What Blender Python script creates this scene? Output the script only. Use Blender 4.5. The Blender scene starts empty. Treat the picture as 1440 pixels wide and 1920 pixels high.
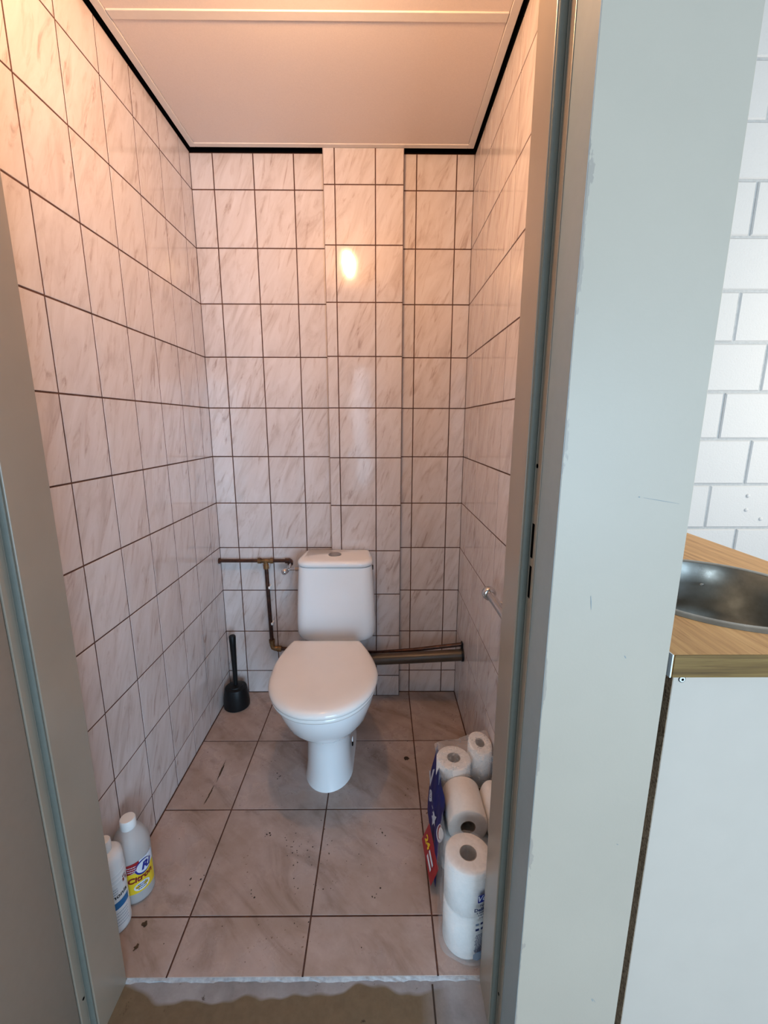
import bpy, bmesh, math, random
from mathutils import Vector, Matrix
random.seed(7)
S = bpy.context.scene
COL = S.collection
PI = math.pi

# ------------------------------------------------------------------ camera
CAM = Vector((0.7124, -1.825, 1.2451)); PITCH, YAW, ROLL, FPX = -0.2012, 0.0073, 0.0018, 801.7
fw = Vector((math.sin(YAW)*math.cos(PITCH), math.cos(YAW)*math.cos(PITCH), math.sin(PITCH)))
rt = Vector((math.cos(YAW), -math.sin(YAW), 0)); up = rt.cross(fw)
r2 = math.cos(ROLL)*rt + math.sin(ROLL)*up; u2 = -math.sin(ROLL)*rt + math.cos(ROLL)*up
cd = bpy.data.cameras.new('camera'); cd.sensor_fit = 'HORIZONTAL'; cd.sensor_width = 36.0
cd.lens = FPX*36/1440; cd.clip_start = 0.02
cam = bpy.data.objects.new('camera', cd); COL.objects.link(cam)
cam.matrix_world = Matrix(((r2.x, u2.x, -fw.x, CAM.x), (r2.y, u2.y, -fw.y, CAM.y), (r2.z, u2.z, -fw.z, CAM.z), (0, 0, 0, 1)))
S.camera = cam

# ------------------------------------------------------------------ light
w = bpy.data.worlds.new('daylight'); S.world = w; w.use_nodes = True
w.node_tree.nodes['Background'].inputs[0].default_value = (0.75, 0.87, 1.0, 1)
w.node_tree.nodes['Background'].inputs[1].default_value = 1.0

def area(name, loc, rot, sx, sy, power, color):
    l = bpy.data.lights.new(name, 'AREA'); l.shape = 'RECTANGLE'; l.size = sx; l.size_y = sy
    l.energy = power; l.color = color
    o = bpy.data.objects.new(name, l); COL.objects.link(o); o.location = loc; o.rotation_euler = rot
    return o
BLUE = (0.50, 0.75, 1.0)
area('daylight_behind', (2.00, -4.18, 0.95), (PI/2, 0, 0), 1.5, 1.7, 108, BLUE)            # glazed garden door behind the camera
area('daylight_door', (0.44, -4.18, 1.15), (PI/2, 0, 0), 0.20, 1.6, 4.0, BLUE)            # narrow glazed slit behind the camera
area('fill_left', (-0.95, -4.18, 1.05), (PI/2, 0, 0), 1.1, 1.6, 46, (0.62, 0.83, 1.0))      # added unseen window behind left, cools the right jamb faces
area('daylight_right', (3.38, -1.0, 1.60), (PI/2, 0, PI/2), 1.3, 1.3, 40, (1.0, 0.88, 0.72))    # window on the right, over the worktop
BULB_STRENGTH = 400
BULB_COLOR = (1.0, 0.56, 0.27, 1)

vs = S.view_settings
vs.view_transform = 'Standard'; vs.look = 'None'; vs.gamma = 1.0; vs.use_curve_mapping = False
vs.exposure = 0.0
S.cycles.max_bounces = 8; S.cycles.transparent_max_bounces = 16
S.cycles.use_denoising = True
S.cycles.sample_clamp_indirect = 6

# ------------------------------------------------------------------ materials
def srgb(r, g, b):
    f = lambda c: (c/255/12.92) if c/255 <= 0.04045 else ((c/255+0.055)/1.055)**2.4
    return (f(r), f(g), f(b), 1)

class NT:
    def __init__(s, name):
        s.m = bpy.data.materials.new(name); s.m.use_nodes = True
        s.t = s.m.node_tree; s.b = s.t.nodes['Principled BSDF']; s.out = s.t.nodes['Material Output']
    def n(s, typ, **kw):
        nd = s.t.nodes.new(typ)
        for k, v in kw.items():
            if k.startswith('i_'):
                nd.inputs[k[2:].replace('_', ' ')].default_value = v
            else: setattr(nd, k, v)
        return nd
    def l(s, a, b): s.t.links.new(a, b)
    def ramp(s, fac, stops):
        r = s.n('ShaderNodeValToRGB'); e = r.color_ramp.elements
        while len(e) < len(stops): e.new(0.5)
        for el, (p, c) in zip(e, stops): el.position = p; el.color = c if len(c) == 4 else (*c, 1)
        s.l(fac, r.inputs[0]); return r.outputs[0]
    def mix(s, fac, a, b, mode='MIX'):
        m = s.n('ShaderNodeMix', data_type='RGBA', blend_type=mode)
        for sock, v in ((m.inputs[0], fac), (m.inputs[6], a), (m.inputs[7], b)):
            if hasattr(v, 'is_linked') or hasattr(v, 'links'): s.l(v, sock)
            else: sock.default_value = v
        return m.outputs[2]
    def noise(s, vec, scale, detail=4, rough=0.55, dist=0.0):
        n = s.n('ShaderNodeTexNoise'); n.inputs['Scale'].default_value = scale; n.inputs['Detail'].default_value = detail
        n.inputs['Roughness'].default_value = rough; n.inputs['Distortion'].default_value = dist
        if vec is not None: s.l(vec, n.inputs['Vector'])
        return n.outputs['Fac']
    def mapping(s, vec, rot=(0, 0, 0), scale=(1, 1, 1), loc=(0, 0, 0)):
        m = s.n('ShaderNodeMapping'); m.inputs['Rotation'].default_value = rot; m.inputs['Scale'].default_value = scale
        m.inputs['Location'].default_value = loc; s.l(vec, m.inputs['Vector']); return m.outputs[0]
    def stretch(s, vec, ang, scale, loc=(0, 0, 0)):
        return s.mapping(s.mapping(vec, rot=(0, 0, math.radians(ang)), loc=loc), scale=scale)
    def bump(s, h, strength=0.2, dist=0.01):
        b = s.n('ShaderNodeBump'); b.inputs['Strength'].default_value = strength; b.inputs['Distance'].default_value = dist
        s.l(h, b.inputs['Height']); s.l(b.outputs[0], s.b.inputs['Normal'])
    def set(s, color=None, rough=None, metal=None, spec=None, coat=None):
        if color is not None:
            if hasattr(color, 'links'): s.l(color, s.b.inputs['Base Color'])
            else: s.b.inputs['Base Color'].default_value = color
        if rough is not None: s.b.inputs['Roughness'].default_value = rough
        if metal is not None: s.b.inputs['Metallic'].default_value = metal
        if spec is not None: s.b.inputs['Specular IOR Level'].default_value = spec
        if coat is not None: s.b.inputs['Coat Weight'].default_value = coat
    def objco(s): return s.n('ShaderNodeTexCoord').outputs['Object']
    def pos(s): return s.n('ShaderNodeNewGeometry').outputs['Position']
    def rnd(s): return s.n('ShaderNodeObjectInfo').outputs['Random']

def plain(name, color, rough=0.5, metal=0.0, spec=0.5, grain=0.0, gscale=60):
    t = NT(name)
    c = color
    if grain:
        f = t.noise(t.objco(), gscale, 5)
        lo = tuple(v*(1-grain) for v in color[:3]); hi = tuple(min(1, v*(1+grain)) for v in color[:3])
        c = t.ramp(f, [(0.3, lo), (0.7, hi)])
    t.set(c, rough, metal, spec); return t.m

def tile_material():
    t = NT('marbled_wall_tile')
    oc = t.objco(); rn = t.rnd()
    sc = t.n('ShaderNodeVectorMath', operation='SCALE'); sc.inputs[0].default_value = (13.7, 29.3, 7.1); t.l(rn, sc.inputs['Scale'])
    ad = t.n('ShaderNodeVectorMath', operation='ADD'); t.l(oc, ad.inputs[0]); t.l(sc.outputs[0], ad.inputs[1])
    f1 = t.noise(t.stretch(ad.outputs[0], 24, (22, 5.0, 1)), 1.0, 5, 0.62, 0.8)
    f2 = t.noise(t.stretch(ad.outputs[0], 20, (34, 6.5, 1), (3, 7, 0)), 1.0, 4, 0.6, 1.4)
    base = t.ramp(f1, [(0.30, (0.50, 0.43, 0.405)), (0.47, (0.60, 0.54, 0.525)), (0.68, (0.655, 0.605, 0.60))])
    vein = t.ramp(f2, [(0.30, (0.44, 0.31, 0.25, 1)), (0.37, (0.82, 0.75, 0.71, 1)), (0.45, (1, 1, 1, 1))])
    c = t.mix(0.55, base, vein, 'MULTIPLY')
    t.set(c, 0.09, 0, 0.5)
    wob = t.noise(t.mapping(ad.outputs[0], scale=(1, 1, 1)), 9.0, 1)
    t.bump(wob, 0.16, 0.006)
    return t.m

def floor_tile_material():
    t = NT('marbled_floor_tile')
    p = t.pos(); rn = t.rnd()
    sc = t.n('ShaderNodeVectorMath', operation='SCALE'); sc.inputs[0].default_value = (9.1, 5.3, 0); t.l(rn, sc.inputs['Scale'])
    ad = t.n('ShaderNodeVectorMath', operation='ADD'); t.l(p, ad.inputs[0]); t.l(sc.outputs[0], ad.inputs[1])
    v = t.stretch(ad.outputs[0], -50, (12, 4, 1))
    f = t.noise(v, 1.0, 6, 0.62, 0.8)
    base = t.ramp(f, [(0.30, (0.29, 0.22, 0.19)), (0.47, (0.42, 0.335, 0.305)), (0.7, (0.475, 0.39, 0.365))])
    g = t.noise(p, 5.0, 6, 0.65)
    grime = t.ramp(g, [(0.40, (0.72, 0.66, 0.57, 1)), (0.58, (1, 1, 1, 1))])
    c = t.mix(0.6, base, grime, 'MULTIPLY')
    s = t.noise(p, 85.0, 3, 0.6); mask = t.noise(p, 6.5, 3, 0.5)
    sp = t.ramp(s, [(0.30, (0.45, 0.36, 0.28, 1)), (0.36, (1, 1, 1, 1))])
    mk = t.ramp(mask, [(0.52, (0, 0, 0)), (0.62, (1, 1, 1))])
    c = t.mix(mk, c, t.mix(1.0, c, sp, 'MULTIPLY'))
    t.set(c, 0.30, 0, 0.4)
    rr = t.ramp(g, [(0.35, (0.5, 0.5, 0.5)), (0.6, (0.22, 0.22, 0.22))]); t.l(rr, t.b.inputs['Roughness'])
    return t.m

def grout_material():
    t = NT('dark_brown_grout')
    f = t.noise(t.pos(), 40, 4)
    t.set(t.ramp(f, [(0.3, (0.055, 0.022, 0.014)), (0.7, (0.11, 0.045, 0.028))]), 0.9); return t.m

def post_material():
    t = NT('pale_grey_blue_wall_paint')
    p = t.pos()
    f = t.noise(p, 3.0, 4); c = t.ramp(f, [(0.3, (0.42, 0.35, 0.275)), (0.7, (0.455, 0.378, 0.297))])
    # chips along the edge next to the door frame and a few scuffs
    sx = t.n('ShaderNodeSeparateXYZ'); t.l(p, sx.inputs[0])
    mr = t.n('ShaderNodeMapRange'); mr.inputs['From Min'].default_value = 0.957; mr.inputs['From Max'].default_value = 0.976
    mr.inputs['To Min'].default_value = 0.22; mr.inputs['To Max'].default_value = -0.12; t.l(sx.outputs['X'], mr.inputs['Value'])
    n1 = t.noise(t.mapping(p, scale=(30, 30, 9)), 1.0, 5, 0.6)
    add = t.n('ShaderNodeMath', operation='ADD'); t.l(n1, add.inputs[0]); t.l(mr.outputs[0], add.inputs[1])
    chip = t.ramp(add.outputs[0], [(0.715, (0, 0, 0)), (0.725, (1, 1, 1))])
    c = t.mix(chip, c, (0.345, 0.287, 0.235, 1))
    n2 = t.noise(t.mapping(p, scale=(60, 60, 12), loc=(3, 1, 2)), 1.0, 4, 0.6); n3 = t.noise(p, 4, 2)
    sc = t.ramp(n2, [(0.735, (0, 0, 0)), (0.76, (1, 1, 1))])
    c = t.mix(sc, c, (0.30, 0.33, 0.33, 1))
    t.set(c, 0.42, 0, 0.4)
    t.bump(t.noise(p, 220, 2), 0.06, 0.002); return t.m

def frame_material():
    t = NT('taupe_grey_gloss_frame_paint')
    f = t.noise(t.pos(), 6, 4); t.set(t.ramp(f, [(0.3, (0.265, 0.215, 0.165)), (0.7, (0.295, 0.24, 0.185))]), 0.30, 0, 0.5); return t.m

def concrete_material():
    t = NT('worn_concrete_floor')
    p = t.pos(); f = t.noise(p, 9, 7, 0.65); f2 = t.noise(p, 70, 3)
    grey = t.ramp(f, [(0.3, (0.20, 0.195, 0.20)), (0.6, (0.33, 0.33, 0.345))])
    sx = t.n('ShaderNodeSeparateXYZ'); t.l(p, sx.inputs[0])
    n = t.noise(t.mapping(p, scale=(7, 7, 1)), 1.0, 2, 0.5)
    mr = t.n('ShaderNodeMapRange'); mr.inputs['From Min'].default_value = -1.075; mr.inputs['From Max'].default_value = -1.145
    mr.inputs['To Min'].default_value = -0.16; mr.inputs['To Max'].default_value = 0.40; t.l(sx.outputs['Y'], mr.inputs['Value'])
    ad = t.n('ShaderNodeMath', operation='ADD'); t.l(n, ad.inputs[0]); t.l(mr.outputs[0], ad.inputs[1])
    m = t.ramp(ad.outputs[0], [(0.49, (0, 0, 0)), (0.55, (1, 1, 1))])
    brown = t.ramp(f2, [(0.3, (0.13, 0.095, 0.055)), (0.7, (0.155, 0.115, 0.068))])
    # the mat-coloured patch ends before the right jamb
    mx = t.n('ShaderNodeMapRange'); mx.inputs['From Min'].default_value = 0.80; mx.inputs['From Max'].default_value = 0.87; mx.inputs['To Min'].default_value = 1; mx.inputs['To Max'].default_value = 0
    t.l(sx.outputs['X'], mx.inputs['Value'])
    mm = t.n('ShaderNodeMath', operation='MULTIPLY'); t.l(m, mm.inputs[0]); t.l(mx.outputs[0], mm.inputs[1])
    c = t.mix(mm.outputs[0], grey, brown)
    sp = t.ramp(t.noise(p, 42, 4, 0.6), [(0.27, (0.25, 0.2, 0.16, 1)), (0.33, (1, 1, 1, 1))])
    c = t.mix(1.0, c, sp, 'MULTIPLY')
    t.set(c, 0.75); t.bump(f2, 0.15, 0.003); return t.m

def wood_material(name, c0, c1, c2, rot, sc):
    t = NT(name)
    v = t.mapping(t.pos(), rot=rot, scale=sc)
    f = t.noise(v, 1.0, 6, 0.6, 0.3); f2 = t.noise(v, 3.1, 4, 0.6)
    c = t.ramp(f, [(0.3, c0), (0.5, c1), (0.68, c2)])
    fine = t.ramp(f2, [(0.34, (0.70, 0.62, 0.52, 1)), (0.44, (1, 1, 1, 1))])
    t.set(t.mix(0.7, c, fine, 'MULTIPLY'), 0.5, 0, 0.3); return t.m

def chipboard_material():
    t = NT('raw_chipboard')
    f = t.noise(t.pos(), 240, 4, 0.7); f2 = t.noise(t.pos(), 30, 3)
    c = t.ramp(f, [(0.32, (0.10, 0.055, 0.028)), (0.5, (0.36, 0.235, 0.14)), (0.7, (0.52, 0.37, 0.24))])
    t.set(t.mix(0.4, c, t.ramp(f2, [(0.3, (0.5, 0.4, 0.3)), (0.7, (1, 1, 1))]), 'MULTIPLY'), 0.9); t.bump(f, 0.5, 0.004); return t.m

def brick_material():
    t = NT('white_painted_block')
    f = t.noise(t.pos(), 130, 4, 0.6); t.set((0.55, 0.535, 0.515, 1), 0.6, 0, 0.3); t.bump(f, 0.22, 0.006); return t.m

def film_material(name, alpha, col=(0.9, 0.92, 0.95, 1), rough=0.12):
    t = NT(name)
    t.set(col, rough, 0, 0.5)
    tr = t.n('ShaderNodeBsdfTransparent'); mx = t.n('ShaderNodeMixShader')
    f = t.noise(t.pos(), 55, 4, 0.6, 1.0)
    a = t.n('ShaderNodeMapRange'); a.inputs['From Min'].default_value = 0.3; a.inputs['From Max'].default_value = 0.75
    a.inputs['To Min'].default_value = alpha*0.5; a.inputs['To Max'].default_value = alpha*1.6; t.l(f, a.inputs['Value'])
    t.l(a.outputs[0], mx.inputs[0]); t.l(tr.outputs[0], mx.inputs[1]); t.l(t.b.outputs[0], mx.inputs[2]); t.l(mx.outputs[0], t.out.inputs[0])
    t.bump(f, 0.18, 0.004)
    return t.m

def copper_material(name='tarnished_copper', a=(0.03, 0.014, 0.011), b=(0.095, 0.038, 0.022)):
    t = NT(name); f = t.noise(t.pos(), 35, 5, 0.65)
    t.set(t.ramp(f, [(0.35, a), (0.68, b)]), 0.38, 0.55); return t.m

def frosted_material():
    t = NT('frosted_plastic')
    t.set((0.80, 0.78, 0.77, 1), 0.4, 0, 0.5); t.b.inputs['Transmission Weight'].default_value = 0.55; t.b.inputs['IOR'].default_value = 1.25
    f = t.noise(t.pos(), 30, 3); t.bump(f, 0.05, 0.002); return t.m

M = dict(
    leaf=plain('brown_grey_door_paint', (0.225, 0.178, 0.14, 1), 0.45, grain=0.03),
    casing=plain('shaded_casing_paint', (0.27, 0.325, 0.34, 1), 0.45, grain=0.03),  # wall paint in shade: darker, cooler tone put into the colour
    tile=tile_material(), ftile=floor_tile_material(), grout=grout_material(), post=post_material(), frame=frame_material(),
    concrete=concrete_material(), chip=chipboard_material(), brick=brick_material(),
    joint=plain('grey_joint', (0.42, 0.42, 0.41, 1), 0.9, grain=0.1),
    black=plain('black_gap_shade', (0.004, 0.004, 0.004, 1), 1.0, spec=0.0),  # black colour stands for the shade inside the ceiling gaps
    ceil=plain('cream_ceiling_panel', (0.80, 0.70, 0.64, 1), 0.55, grain=0.03, gscale=300),
    trim=plain('cream_plastic_trim', (0.76, 0.70, 0.65, 1), 0.4, grain=0.02),
    ceramic=plain('white_glazed_ceramic', (0.84, 0.85, 0.86, 1), 0.06, spec=0.6),
    seatm=plain('white_seat_plastic', (0.82, 0.80, 0.78, 1), 0.14, spec=0.5, grain=0.015, gscale=12),
    chrome=plain('chrome', (0.62, 0.62, 0.63, 1), 0.16, 1.0),
    dullmetal=plain('dull_button_metal', (0.36, 0.34, 0.31, 1), 0.3, 0.9),
    copper=copper_material(), brass=copper_material('tarnished_brass', (0.10, 0.05, 0.022), (0.30, 0.17, 0.07)),
    waste=plain('grey_brown_waste_pipe_plastic', (0.06, 0.042, 0.028, 1), 0.35, grain=0.2, gscale=20),
    bplastic=plain('black_plastic', (0.006, 0.006, 0.007, 1), 0.45, spec=0.25),
    rubber=plain('grey_green_rubber_seal', (0.125, 0.13, 0.11, 1), 0.6, grain=0.05),
    darkhole=plain('dark_hole', (0.003, 0.003, 0.003, 1), 1.0, spec=0.0),
    whitep=plain('white_plastic', (0.80, 0.80, 0.79, 1), 0.35),
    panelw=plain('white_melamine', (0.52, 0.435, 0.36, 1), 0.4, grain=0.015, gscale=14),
    wood=wood_material('oak_laminate', (0.47, 0.235, 0.078), (0.62, 0.33, 0.12), (0.72, 0.415, 0.165), (0, 0, math.radians(8)), (60, 3.2, 30)),
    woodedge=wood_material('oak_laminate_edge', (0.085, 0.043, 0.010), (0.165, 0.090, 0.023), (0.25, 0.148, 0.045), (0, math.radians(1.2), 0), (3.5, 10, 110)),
    steel=None,
    paper=plain('white_tissue_paper', (0.84, 0.82, 0.80, 1), 0.95, spec=0.1, grain=0.03, gscale=90),
    card=plain('brown_cardboard_core', (0.27, 0.215, 0.17, 1), 0.9, spec=0.1, grain=0.15),
    film=film_material('clear_wrapping_film', 0.13), film2=film_material('cloudy_wrapping_film', 0.24),
    blue=plain('blue_printed_film', (0.004, 0.009, 0.12, 1), 0.45, spec=0.15, grain=0.25, gscale=18),
    red=plain('red_print', (0.30, 0.012, 0.016, 1), 0.4), yellow=plain('yellow_print', (0.75, 0.52, 0.02, 1), 0.4),
    whitepr=plain('white_print', (0.62, 0.66, 0.74, 1), 0.45), navy=plain('navy_print', (0.012, 0.022, 0.10, 1), 0.5),
    blueb=plain('bright_blue_print', (0.01, 0.14, 0.36, 1), 0.4), redtext=plain('dark_red_print', (0.20, 0.008, 0.01, 1), 0.45),
    logoblue=plain('royal_blue_print', (0.01, 0.02, 0.22, 1), 0.35), greypr=plain('grey_print', (0.16, 0.22, 0.32, 1), 0.5),
    stain=plain('brown_stain', (0.055, 0.03, 0.012, 1), 0.7, grain=0.4, gscale=120), speck=plain('dark_speck', (0.03, 0.018, 0.012, 1), 0.8),
    frost=frosted_material(), wallw=plain('white_plaster', (0.50, 0.50, 0.49, 1), 0.85, grain=0.02),
    label=plain('white_label_plastic', (0.74, 0.75, 0.76, 1), 0.35), mark=plain('grey_scuff', (0.25, 0.27, 0.27, 1), 0.8),
    glue=plain('pale_grout_edge', (0.36, 0.36, 0.37, 1), 0.9, grain=0.25, gscale=90),
)
def steel_material():
    t = NT('worn_stainless_steel'); p = t.pos(); f = t.noise(t.mapping(p, scale=(20, 20, 20)), 1.0, 5, 0.6)
    t.set(t.ramp(f, [(0.3, (0.21, 0.195, 0.17)), (0.7, (0.31, 0.295, 0.265))]), 0.3, 1.0)
    r = t.ramp(f, [(0.3, (0.40, 0.40, 0.40)), (0.7, (0.26, 0.26, 0.26))]); t.l(r, t.b.inputs['Roughness']); return t.m
M['steel'] = steel_material()
def bulb_material():
    t = NT('lit_bulb'); t.b.inputs['Emission Color'].default_value = BULB_COLOR; t.b.inputs['Emission Strength'].default_value = BULB_STRENGTH; return t.m
M['bulb'] = bulb_material()

# ------------------------------------------------------------------ helpers
def link(name, me, mat=None, parent=None, matrix=None, smooth=False):
    o = bpy.data.objects.new(name, me); COL.objects.link(o)
    if mat is not None and len(me.materials) == 0: me.materials.append(mat)
    if parent is not None: o.parent = parent
    if matrix is not None: o.matrix_basis = matrix
    if smooth:
        for p in me.polygons: p.use_smooth = True
    return o
def empty(name, loc=(0, 0, 0), rz=0):
    o = bpy.data.objects.new(name, None); COL.objects.link(o); o.location = loc; o.rotation_euler.z = rz; o.empty_display_size = 0.05; return o
def tag(o, label, cat, group=None):
    o['label'] = label; o['category'] = cat
    if group: o['group'] = group
    return o
def struct(o, label=None):
    o['kind'] = 'structure'
    if label: o['label'] = label
    return o
def bm_obj(name, bm, mat, parent=None, smooth=False, matrix=None, angle=None):
    bmesh.ops.recalc_face_normals(bm, faces=bm.faces)
    me = bpy.data.meshes.new(name); bm.to_mesh(me); bm.free()
    o = link(name, me, mat, parent, matrix, smooth)
    if smooth and angle is not None:
        me.set_sharp_from_angle(angle=math.radians(angle))
    return o
def box_bm(lo, hi, bev=0.0, seg=1):
    bm = bmesh.new(); bmesh.ops.create_cube(bm, size=1)
    for v in bm.verts: v.co = Vector([lo[i] + (v.co[i]+0.5)*(hi[i]-lo[i]) for i in range(3)])
    if bev: bmesh.ops.bevel(bm, geom=list(bm.edges), offset=bev, segments=seg, profile=0.5, affect='EDGES')
    return bm
def box(name, lo, hi, mat, parent=None, bev=0.0, seg=1, smooth=False): return bm_obj(name, box_bm(lo, hi, bev, seg), mat, parent, smooth, angle=40)
def prism(name, pts, z0, z1, mat, parent=None, bev=0):
    bm = bmesh.new(); b = [bm.verts.new((x, y, z0)) for x, y in pts]; t = [bm.verts.new((x, y, z1)) for x, y in pts]
    n = len(pts); bm.faces.new(b); bm.faces.new(t)
    for i in range(n): bm.faces.new((b[i], b[(i+1) % n], t[(i+1) % n], t[i]))
    if bev:
        ed = [e for e in bm.edges if abs(e.verts[0].co.z-e.verts[1].co.z) > 0.01]
        bmesh.ops.bevel(bm, geom=ed, offset=bev, segments=2, profile=0.5, affect='EDGES')
    return bm_obj(name, bm, mat, parent)
def loft(rings, close_a=True, close_b=True, closed=True):
    bm = bmesh.new(); R = [[bm.verts.new(p) for p in r] for r in rings]; n = len(R[0])
    for a, b in zip(R, R[1:]):
        for i in range(n if closed else n-1):
            j = (i+1) % n; bm.faces.new((a[i], a[j], b[j], b[i]))
    if close_a: bm.faces.new(R[0])
    if close_b: bm.faces.new(R[-1])
    return bm
def circle(c, r, ax=None, n=24, ry=None):
    ry = r if ry is None else ry
    return [Vector((c[0]+r*math.cos(2*PI*i/n), c[1]+ry*math.sin(2*PI*i/n), c[2])) for i in range(n)]
def lathe(name, prof, mat, parent=None, loc=(0, 0, 0), n=28, sx=1.0, sy=1.0, close_a=True, close_b=True, matrix=None, angle=50):
    rings = [[(loc[0]+r*sx*math.cos(2*PI*i/n), loc[1]+r*sy*math.sin(2*PI*i/n), loc[2]+z) for i in range(n)] for r, z in prof]
    return bm_obj(name, loft(rings, close_a, close_b), mat, parent, True, matrix, angle)
def tube_bm(pts, r, n=14, cap=True):
    pts = [Vector(p) for p in pts]; rings = []; pn = None
    for i, p in enumerate(pts):
        d = (pts[min(i+1, len(pts)-1)]-pts[max(i-1, 0)]).normalized()
        if pn is None:
            a = Vector((0, 0, 1)) if abs(d.z) < 0.9 else Vector((1, 0, 0)); pn = d.cross(a).normalized()
        else: pn = (pn - d*pn.dot(d)).normalized()
        b = d.cross(pn); rr = r[i] if isinstance(r, (list, tuple)) else r
        rings.append([p + rr*(math.cos(2*PI*k/n)*pn + math.sin(2*PI*k/n)*b) for k in range(n)])
    return loft(rings, cap, cap)
def tube(name, pts, r, mat, parent=None, n=14): return bm_obj(name, tube_bm(pts, r, n), mat, parent, True, angle=50)
def mesh_obj(name, verts, faces, mat, parent=None, smooth=False):
    me = bpy.data.meshes.new(name); me.from_pydata([tuple(v) for v in verts], [], faces); me.update()
    return link(name, me, mat, parent, None, smooth)
def text_mesh(body, size, bold=0.0, shear=0.0):
    cu = bpy.data.curves.new('lettering', 'FONT'); cu.body = body; cu.size = size; cu.offset = bold; cu.shear = shear
    cu.align_x = 'CENTER'; cu.align_y = 'CENTER'; cu.resolution_u = 3
    o = bpy.data.objects.new('lettering_source', cu); COL.objects.link(o)
    dg = bpy.context.evaluated_depsgraph_get(); me = bpy.data.meshes.new_from_object(o.evaluated_get(dg))
    bpy.data.objects.remove(o); bpy.data.curves.remove(cu); return me
def text(name, body, size, fn, mat, parent, bold=0.0, shear=0.0):
    me = text_mesh(body, size, bold, shear); me.name = name
    for v in me.vertices: v.co = fn(v.co.x, v.co.y)
    me.materials.clear()
    return link(name, me, mat, parent)

# ------------------------------------------------------------------ tiled surfaces
TILES = {}
def tile_mesh(wd, ht, mat, cham=0.0007, th=0.007):
    k = (round(wd, 4), round(ht, 4), mat.name)
    if k in TILES: return TILES[k]
    a, b, c = wd/2, ht/2, cham
    v = [(-a, -b, -th), (a, -b, -th), (a, b, -th), (-a, b, -th), (-a, -b, -c), (a, -b, -c), (a, b, -c), (-a, b, -c),
         (-a+c, -b+c, 0), (a-c, -b+c, 0), (a-c, b-c, 0), (-a+c, b-c, 0)]
    f = [(8, 9, 10, 11)]
    for i in range(4):
        j = (i+1) % 4; f += [(i, j, j+4, i+4), (i+4, j+4, j+8, i+8)]
    me = bpy.data.meshes.new('tile'); me.from_pydata(v, [], f); me.update(); me.materials.append(mat)
    TILES[k] = me; return me
def lay(parent, xs, ys, frame, mat, gap=0.0040, tilt=0.0012):
    """tiles between consecutive lines xs (local u) and ys (local v); frame maps local u,v,n to the world"""
    for u0, u1 in zip(xs, xs[1:]):
        for v0, v1 in zip(ys, ys[1:]):
            wd, ht = u1-u0-gap, v1-v0-gap
            if wd < 0.004 or ht < 0.004: continue
            m = frame @ Matrix.Translation(((u0+u1)/2, (v0+v1)/2, random.uniform(-0.0001, 0.0002))) @ \
                Matrix.Rotation(random.gauss(0, tilt), 4, 'X') @ Matrix.Rotation(random.gauss(0, tilt), 4, 'Y')
            link('tile', tile_mesh(wd, ht, mat), None, parent, m)
def frame(o, u, v):
    u, v = Vector(u), Vector(v); n = u.cross(v)
    return Matrix(((u.x, v.x, n.x, o[0]), (u.y, v.y, n.y, o[1]), (u.z, v.z, n.z, o[2]), (0, 0, 0, 1)))

XR = 1.0625; TOP = 2.2335; YF = -1.075; CEIL = 2.237
ROWS = [0.0] + [0.112+0.2*k for k in range(11)] + [TOP]
PW = 0.1506

# ---- back wall with pilaster
wb = struct(box('wall_back', (-0.08, 0.0008, -0.05), (XR+0.08, 0.06, TOP), M['grout']))
fb = frame((0, 0, 0), (1, 0, 0), (0, 0, 1))          # normal = -y
lay(wb, [-0.0008, 0.0846, 0.0846+PW, 0.0846+2*PW, 0.4985], ROWS, fb, M['tile'])
lay(wb, [0.797, 0.846, 0.846+PW, XR+0.0008], ROWS, fb, M['tile'])
PY = -0.030
pil = box('pilaster', (0.4988, PY+0.0008, 0), (0.7962, 0.0022, CEIL+0.01), M['grout'], wb)
ROWS_P = [0.0, 0.104, 0.304, 0.505, 0.706, 0.907, 1.110, 1.312, 1.512, 1.712, 1.914, 2.117, CEIL]
lay(pil, [0.498, 0.541, 0.6915, 0.797], ROWS_P, frame((0, PY, 0), (1, 0, 0), (0, 0, 1)), M['tile'])
fp = frame((0.498, 0, 0), (0, -1, 0), (0, 0, 1)); lay(pil, [0.0, -PY], ROWS_P, fp, M['tile'], 0.002, 0)
fp = frame((0.797, PY, 0), (0, 1, 0), (0, 0, 1)); lay(pil, [0.0, -PY], ROWS_P, fp, M['tile'], 0.002, 0)
# ---- left wall (x = 0), normal +x
wl = struct(box('wall_left', (-0.10, -1.25, -0.05), (-0.0008, 0.06, 2.238), M['grout']))
ylines = [-0.088-PW*k for k in range(7)] + [YF]
lay(wl, [YF] + [-0.088-PW*k for k in range(6, -1, -1)] + [0.0008], ROWS[:-1]+[2.238], frame((0, 0, 0), (0, 1, 0), (0, 0, 1)), M['tile'])
# ---- right wall (x = XR), normal -x ; local u = -y
wr = struct(box('wall_right', (XR+0.0008, -1.245, -0.05), (1.137, 0.06, 2.228), M['grout']))
ul = [-0.0008, 0.108, 0.108+PW, 0.108+2*PW, 0.108+3*PW, 0.108+4*PW, 0.108+5*PW, 0.108+6*PW, -YF]
ROWS_R = ROWS[:-1] + [2.228]
lay(wr, ul, ROWS_R, frame((XR, 0, 0), (0, -1, 0), (0, 0, 1)), M['tile'])
box('plaster_skin', (1.137, -1.249, 0), (1.139, 0.05, 2.9), M['post'], wr)

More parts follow.
